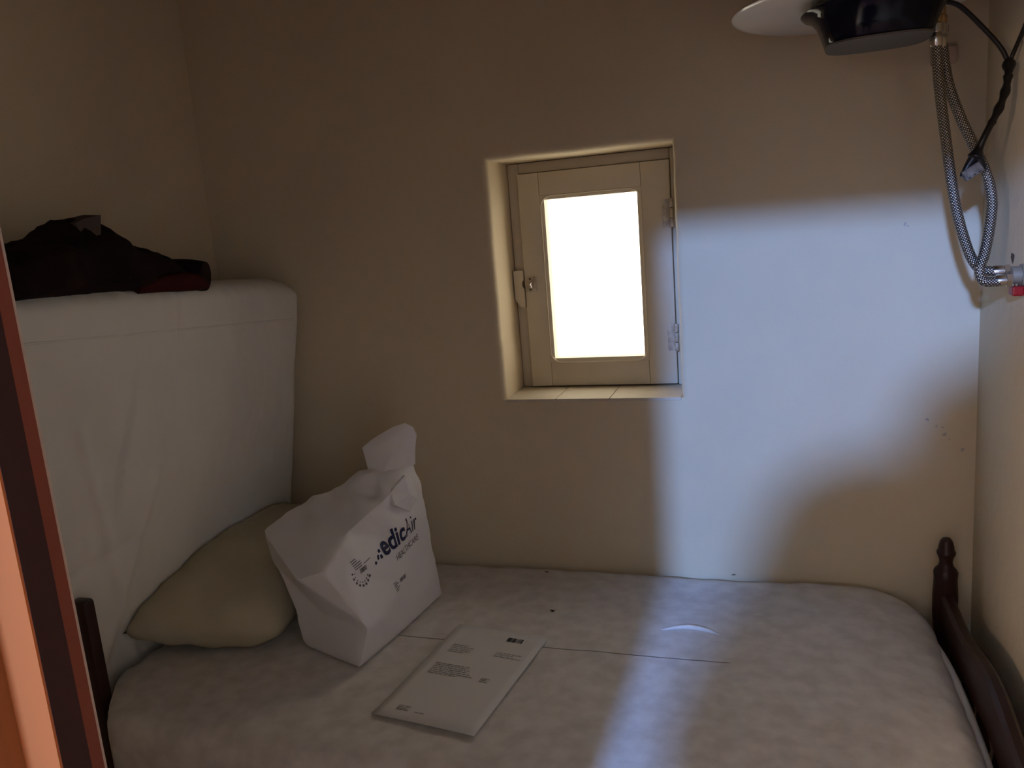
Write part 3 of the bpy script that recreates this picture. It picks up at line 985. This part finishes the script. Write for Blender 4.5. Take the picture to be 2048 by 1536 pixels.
rg = [superell(0.182, -0.305, 0.080, 0.072, 1.6655, e=0.62), superell(0.182, -0.304, 0.085, 0.077, 1.669, e=0.62), superell(0.183, -0.300, 0.092, 0.084, 1.690, e=0.66), superell(0.185, -0.293, 0.101, 0.094, 1.712, e=0.74),
      superell(0.186, -0.288, 0.112, 0.104, 1.728, e=0.84), superell(0.186, -0.287, 0.124, 0.114, 1.735, e=0.92), superell(0.186, -0.287, 0.128, 0.117, 1.739, e=0.95), superell(0.186, -0.287, 0.124, 0.114, 1.742, e=0.92),
      superell(0.186, -0.288, 0.108, 0.100, 1.735, e=0.84), superell(0.185, -0.293, 0.097, 0.090, 1.712, e=0.74), superell(0.182, -0.304, 0.082, 0.073, 1.676, e=0.62)]
for i_, ring_ in enumerate(rg):
    k_ = (0, 0, .2, .5, .8, 1, 1, 1, .8, .5, 0)[i_]
    for p_ in ring_:
        p_.z -= 0.085 * max(0, 0.30 - p_.x) * k_ * 0.6
v, f = loft_rings(rg)
link_mesh('basin_shell', v, f, 'navy', bs, True, 50)
v, f = loft_rings([superell(0.182, -0.305, 0.083, 0.075, 1.6635), superell(0.182, -0.305, 0.084, 0.076, 1.6665)])
link_mesh('base_plate', v, f, 'greyplastic', bs, True, 30)['label'] = 'flat grey underside'
MB().box(0.170, 0.200, -0.185, 0.0, 1.715, 1.732, 0.003).build('wall_arm', 'greyplastic', bs)
plt = empty('round_plate', (0.16, -0.228, 1.743))
tag(plt, 'thin round white plate lying on the navy basin', 'plate')
MB().lathe([(0.0005, 1.7432), (0.15, 1.7432), (0.205, 1.7440), (0.217, 1.7465), (0.220, 1.7500), (0.217, 1.7530), (0.205, 1.7520), (0.15, 1.7490), (0.0005, 1.7485)], (0.158, -0.226, 0), 'Z', 72).build('plate_disc', 'plate', plt, True, 50)

def uv_tube(name, pts, r, m, parent, n=16):
    o = MB().tube(pts, r, n).build(name, m, parent, True, 70)
    me = o.data
    uvl = me.uv_layers.new(name='UVMap')
    L = [0.0]
    for a, b in zip(pts[:-1], pts[1:]):
        L.append(L[-1] + (Vector(b) - Vector(a)).length)
    for poly in me.polygons:
        ids = [me.loops[l].vertex_index for l in poly.loop_indices]
        ks_ = [i % n for i in ids]
        wrap = (0 in ks_) and (n - 1 in ks_)
        for l, i in zip(poly.loop_indices, ids):
            k = i % n
            if wrap and k == 0:
                k = n
            uvl.data[l].uv = (k / n * 2 * pi * r * 90, L[min(i // n, len(L) - 1)] * 90)
    return o
def hose(label, pts, ytop):
    h = empty('braided_hose', pts[-1])
    tag(h, label, 'hose', 'braided hoses in the corner')
    sp = spline(pts, 14)
    uv_tube('braid', sp, 0.0088, 'braid', h)
    t = Vector(pts[0])
    MB().lathe([(0.0095, -0.022), (0.0105, -0.020), (0.0105, -0.004), (0.0095, 0.0), (0.0118, 0.001), (0.0118, 0.014), (0.0100, 0.016)], (t.x, t.y, t.z + 0.002), 'Z', 14).build('ferrule', 'chrome', h, True, 40)
    e = Vector(pts[-1])
    MB().lathe([(0.0096, -0.016), (0.0102, -0.014), (0.0102, 0.000)], e, 'X', 14).build('ferrule', 'chrome', h, True, 40)
    return h
hose('braided steel hose hanging straighter and further left, from basin to wall valve',
     [(0.2745, -0.295, 1.668), (0.280, -0.294, 1.593), (0.291, -0.292, 1.509), (0.306, -0.291, 1.406), (0.319, -0.290, 1.345), (0.336, -0.290, 1.291), (0.352, -0.290, 1.266), (0.372, -0.291, 1.2605), (0.388, -0.292, 1.260)], 0)
hose('braided steel hose bowing out right behind the taped cable, from basin to wall valve',
     [(0.286, -0.272, 1.668), (0.298, -0.272, 1.592), (0.318, -0.272, 1.532), (0.341, -0.272, 1.479), (0.362, -0.274, 1.427), (0.370, -0.278, 1.384), (0.366, -0.288, 1.341), (0.356, -0.302, 1.294), (0.347, -0.310, 1.268), (0.353, -0.312, 1.247), (0.370, -0.310, 1.244), (0.388, -0.308, 1.245)], 0)
# inlet fittings above the hoses
it = empty('inlet_fitting', (0.28, -0.285, 1.69))
tag(it, 'brass inlet fitting with two tails at the right end of the navy basin', 'pipe fitting')
MB().lathe([(0.008, 1.684), (0.0095, 1.686), (0.0095, 1.700), (0.0075, 1.702), (0.0075, 1.730)], (0.2745, -0.295, 0), 'Z', 12).build('tail', 'brass', it, True, 40)
MB().lathe([(0.008, 1.684), (0.0095, 1.686), (0.0095, 1.700), (0.0075, 1.702), (0.0075, 1.730)], (0.286, -0.272, 0), 'Z', 12).build('tail', 'brass', it, True, 40)
MB().tube([(0.2725, -0.298, 1.728), (0.288, -0.268, 1.728)], 0.010, 12).build('cross_pipe', 'brass', it, True, 40)
MB().tube(spline([(0.288, -0.268, 1.728), (0.298, -0.18, 1.728), (0.302, -0.05, 1.726), (0.302, 0.0, 1.726)], 8), 0.007, 12).build('supply_pipe', 'brass', it, True, 60)
wbk = empty('wall_bracket', (0.345, 0.0, 1.66))
tag(wbk, 'small cream bracket with a screw on the wall below the cable', 'bracket')
MB().box(0.315, 0.362, -0.016, 0.0, 1.656, 1.690, 0.003).build('bracket_plate', 'bracket', wbk)
MB().lathe([(0.0001, -0.0215), (0.004, -0.021), (0.0045, -0.016)], (0.340, 0, 1.648 + 0.018), 'Y', 12).build('screw', 'chrome', wbk, True)

# valve on the side wall
vl = empty('stop_valve', (0.418, -0.30, 1.252))
tag(vl, 'small chrome stop valve with red handle on the side wall', 'valve')
for yy, zz in ((-0.292, 1.260), (-0.308, 1.245)):
    MB().lathe([(0.0112, 0.388), (0.0125, 0.3885), (0.0125, 0.397), (0.0105, 0.3975)], (0, yy, zz), 'X', 6).build('nut', 'chrome', vl)
MB().lathe([(0.013, 0.3965), (0.0155, 0.398), (0.0155, 0.412), (0.019, 0.4125), (0.019, 0.4178)], (0, -0.300, 1.2525), 'X', 20).build('valve_body', 'valve', vl, True, 40)
MB().box(0.398, 0.4165, -0.314, -0.286, 1.217, 1.234, 0.003).build('handle', 'red', vl)['label'] = 'red plastic handle'
MB().lathe([(0.005, 1.230), (0.005, 1.242)], (0.406, -0.300, 0), 'Z', 10).build('spindle', 'chrome', vl)

# taped cable with connector
cb = empty('taped_cable', (0.372, -0.24, 1.50))
tag(cb, 'black cable wrapped in tape hanging from basin to cream connector', 'cable')
c1 = spline([(0.292, -0.245, 1.728), (0.312, -0.243, 1.722), (0.330, -0.242, 1.707), (0.364, -0.24, 1.668), (0.385, -0.24, 1.640), (0.3965, -0.24, 1.616)], 10)
MB().tube(c1, 0.0042, 10).build('cord', 'cable', cb, True, 60)
c2 = spline([(0.416, -0.45, 1.800), (0.4135, -0.40, 1.760), (0.412, -0.33, 1.705), (0.411, -0.285, 1.670), (0.405, -0.25, 1.636), (0.3975, -0.24, 1.612)], 8)
MB().tube(c2, 0.0036, 10).build('cord', 'cable', cb, True, 60)
c3 = spline([(0.3975, -0.2400, 1.6180), (0.3945, -0.2545, 1.5983), (0.3871, -0.2690, 1.5651), (0.3730, -0.2835, 1.5315), (0.3536, -0.2980, 1.4966), (0.3425, -0.2980, 1.4697), (0.3380, -0.2980, 1.4562)], 10)
MB().tube(c3, lambda t: 0.0056 + 0.0055 * math.exp(-((t - 0.08) / 0.07) ** 2) + 0.0025 * sin(t * 23) ** 2 * (0.2 < t < 0.6) + 0.0075 * math.exp(-((t - 0.95) / 0.10) ** 2), 12).build('tape_wrap', 'tape', cb, True, 60)
MB().tube(spline([(0.3394, -0.2960, 1.4640), (0.3280, -0.2960, 1.4456), (0.3185, -0.2960, 1.4272)], 6), lambda t: 0.0085 - 0.0045 * t, 10).build('tape_tail', 'tape', cb, True, 60)
MB().tube(spline([(0.3394, -0.2960, 1.4621), (0.3480, -0.2960, 1.4467), (0.3523, -0.2960, 1.4350)], 6), lambda t: 0.0090 - 0.0045 * t, 10).build('tape_tail', 'tape', cb, True, 60)
cn = MB().box(-0.016, 0.016, -0.008, 0.0085, -0.0095, 0.0095, 0.002)
Rc = Matrix.Translation((0.3344, -0.2960, 1.4350)) @ Matrix.Rotation(radians(-32), 4, 'Y')
cn.v = [Rc @ p for p in cn.v]
MT['plug'] = mat('dirty_cream_plastic', (0.24, 0.195, 0.145), 0.5, var=(0.12, 0.09, 0.065), vscale=90)
con = cn.build('connector', 'plug', cb)
con['label'] = 'cream plastic cable connector'
cs = MB()
for k in range(3):
    cs.box(-0.012 + k * 0.009, -0.008 + k * 0.009, -0.0096, -0.0088, -0.007, -0.005)
cs.v = [Rc @ p for p in cs.v]
cs.build('slot', 'stain', con)

# scuffs and a chipped hole in the plaster
def wall_blot(name, x, z, r, seed, parent):
    random.seed(seed)
    n = 9
    pts = [(x + r * (0.4 + 0.8 * random.random()) * cos(2 * pi * k / n), z + r * (0.5 + 0.8 * random.random()) * sin(2 * pi * k / n)) for k in range(n)]
    vs = [(a, -0.0006, b) for a, b in pts] + [(a, 0.0, b) for a, b in pts]
    fs = [tuple(range(n)), tuple(range(n, 2 * n))[::-1]] + [(k, (k + 1) % n, n + (k + 1) % n, n + k) for k in range(n)]
    return link_mesh(name, vs, fs, 'scuff', parent)
MT['scuff'] = mat('scuff_mark', (0.50, 0.43, 0.37), 0.9)
for i, (x, z, r) in enumerate(((0.322, 0.918, 0.004), (0.340, 0.903, 0.003), (0.357, 0.883, 0.005), (0.352, 0.900, 0.0025), (0.392, 0.849, 0.005), (0.366, 0.872, 0.002), (0.272, 1.345, 0.0035), (0.278, 1.341, 0.002))):
    wall_blot('scuff', x, z, r, 30 + i, wb)
wr_ = bpy.data.objects['wall_right']
random.seed(8)
hpts = [(-0.225 + 0.012 * (0.5 + random.random()) * cos(2 * pi * k / 9), 1.278 + 0.010 * (0.5 + random.random()) * sin(2 * pi * k / 9)) for k in range(9)]
link_mesh('chipped_hole', [(XR - 0.0006, a, b) for a, b in hpts] + [(XR, a, b) for a, b in hpts], [tuple(range(9)), tuple(range(9, 18))] + [(k, (k + 1) % 9, 9 + (k + 1) % 9, 9 + k) for k in range(9)], 'grime', wr_)

# ------------------------------------------------------------------ hall lamp and the person in the hall
hl = empty('hall_lamp', (LAMP.x, LAMP.y, LAMP.z + 0.25))
tag(hl, 'small hanging lamp with a cone shade in the hall behind the doorway', 'lamp')
MB().lathe([(0.0005, LAMP.z + 0.055), (0.02, LAMP.z + 0.056), (0.02, LAMP.z + 0.10), (0.012, LAMP.z + 0.11)], (LAMP.x, LAMP.y, 0), 'Z', 16).build('socket', 'connector', hl, True)
MB().tube([(LAMP.x, LAMP.y, LAMP.z + 0.10), (LAMP.x, LAMP.y, 2.7)], 0.004, 8).build('cord', 'cable', hl, True)

MB().lathe([(0.02, LAMP.z + 0.115), (0.022, LAMP.z + 0.117), (0.14, LAMP.z + 0.075), (0.139, LAMP.z + 0.073), (0.02, LAMP.z + 0.113)], (LAMP.x, LAMP.y, 0), 'Z', 32).build('lamp_shade', 'connector', hl, True, 50)

wl = empty('added_fill_lamp', (-1.5, FILL_LAMP.y, FILL_LAMP.z - 0.1))  # invented fitting, out of view, for the added warm fill
tag(wl, 'added warm fill lamp out of view on the hall wall', 'lamp')
MB().lathe([(0.05, -1.5), (0.05, -1.485), (0.02, -1.48)], (0, FILL_LAMP.y, FILL_LAMP.z - 0.12), 'X', 20).build('backplate', 'brass', wl, True, 40)
MB().tube(spline([(-1.485, FILL_LAMP.y, FILL_LAMP.z - 0.12), (-1.40, FILL_LAMP.y, FILL_LAMP.z - 0.13), (FILL_LAMP.x, FILL_LAMP.y, FILL_LAMP.z - 0.11), (FILL_LAMP.x, FILL_LAMP.y, FILL_LAMP.z - 0.07)], 6), 0.008, 10).build('arm', 'brass', wl, True, 60)

def person():
    J = {'pelvis': ((0.03, -2.45, 0.98), 0.155), 'belly': ((0.02, -2.44, 1.15), 0.165), 'chest': ((0.0, -2.40, 1.38), 0.200), 'neck': ((0.035, -2.36, 1.575), 0.120),
         'head': ((0.10, -2.31, 1.67), 0.125), 'crown': ((0.11, -2.30, 1.75), 0.095),
         'shl': ((-0.175, -2.35, 1.525), 0.105), 'ell': ((-0.225, -2.24, 1.26), 0.070), 'hal': ((-0.07, -2.06, 1.31), 0.042),
         'shr': ((0.19, -2.35, 1.525), 0.105), 'elr': ((0.27, -2.24, 1.25), 0.070), 'har': ((0.10, -2.06, 1.30), 0.042),
         'hpl': ((-0.08, -2.45, 0.90), 0.105), 'knl': ((-0.09, -2.43, 0.50), 0.075), 'anl': ((-0.09, -2.47, 0.09), 0.055), 'tol': ((-0.09, -2.31, 0.045), 0.042),
         'hpr': ((0.14, -2.45, 0.90), 0.105), 'knr': ((0.15, -2.43, 0.50), 0.075), 'anr': ((0.15, -2.47, 0.09), 0.055), 'tor': ((0.15, -2.31, 0.045), 0.042)}
    E_ = ['pelvis belly', 'belly chest', 'chest neck', 'neck head', 'head crown', 'chest shl', 'shl ell', 'ell hal', 'chest shr', 'shr elr', 'elr har', 'pelvis hpl', 'hpl knl', 'knl anl', 'anl tol', 'pelvis hpr', 'hpr knr', 'knr anr', 'anr tor']
    ks = list(J)
    me = bpy.data.meshes.new('person')
    me.from_pydata([J[k][0] for k in ks], [tuple(ks.index(q) for q in e.split()) for e in E_], [])
    o = bpy.data.objects.new('person', me)
    COL.objects.link(o)
    sk = o.modifiers.new('skin', 'SKIN')
    sk.use_smooth_shade = True
    for i, k in enumerate(ks):
        r = J[k][1]
        me.skin_vertices[0].data[i].radius = (r, r * 0.8)
    me.skin_vertices[0].data[0].use_root = True
    ss = o.modifiers.new('sub', 'SUBSURF')
    ss.levels = ss.render_levels = 2
    me.materials.append(MT['cloth'])
    return o
pe = person()
tag(pe, 'person in charcoal hooded coat standing in the hall behind the doorway', 'person')
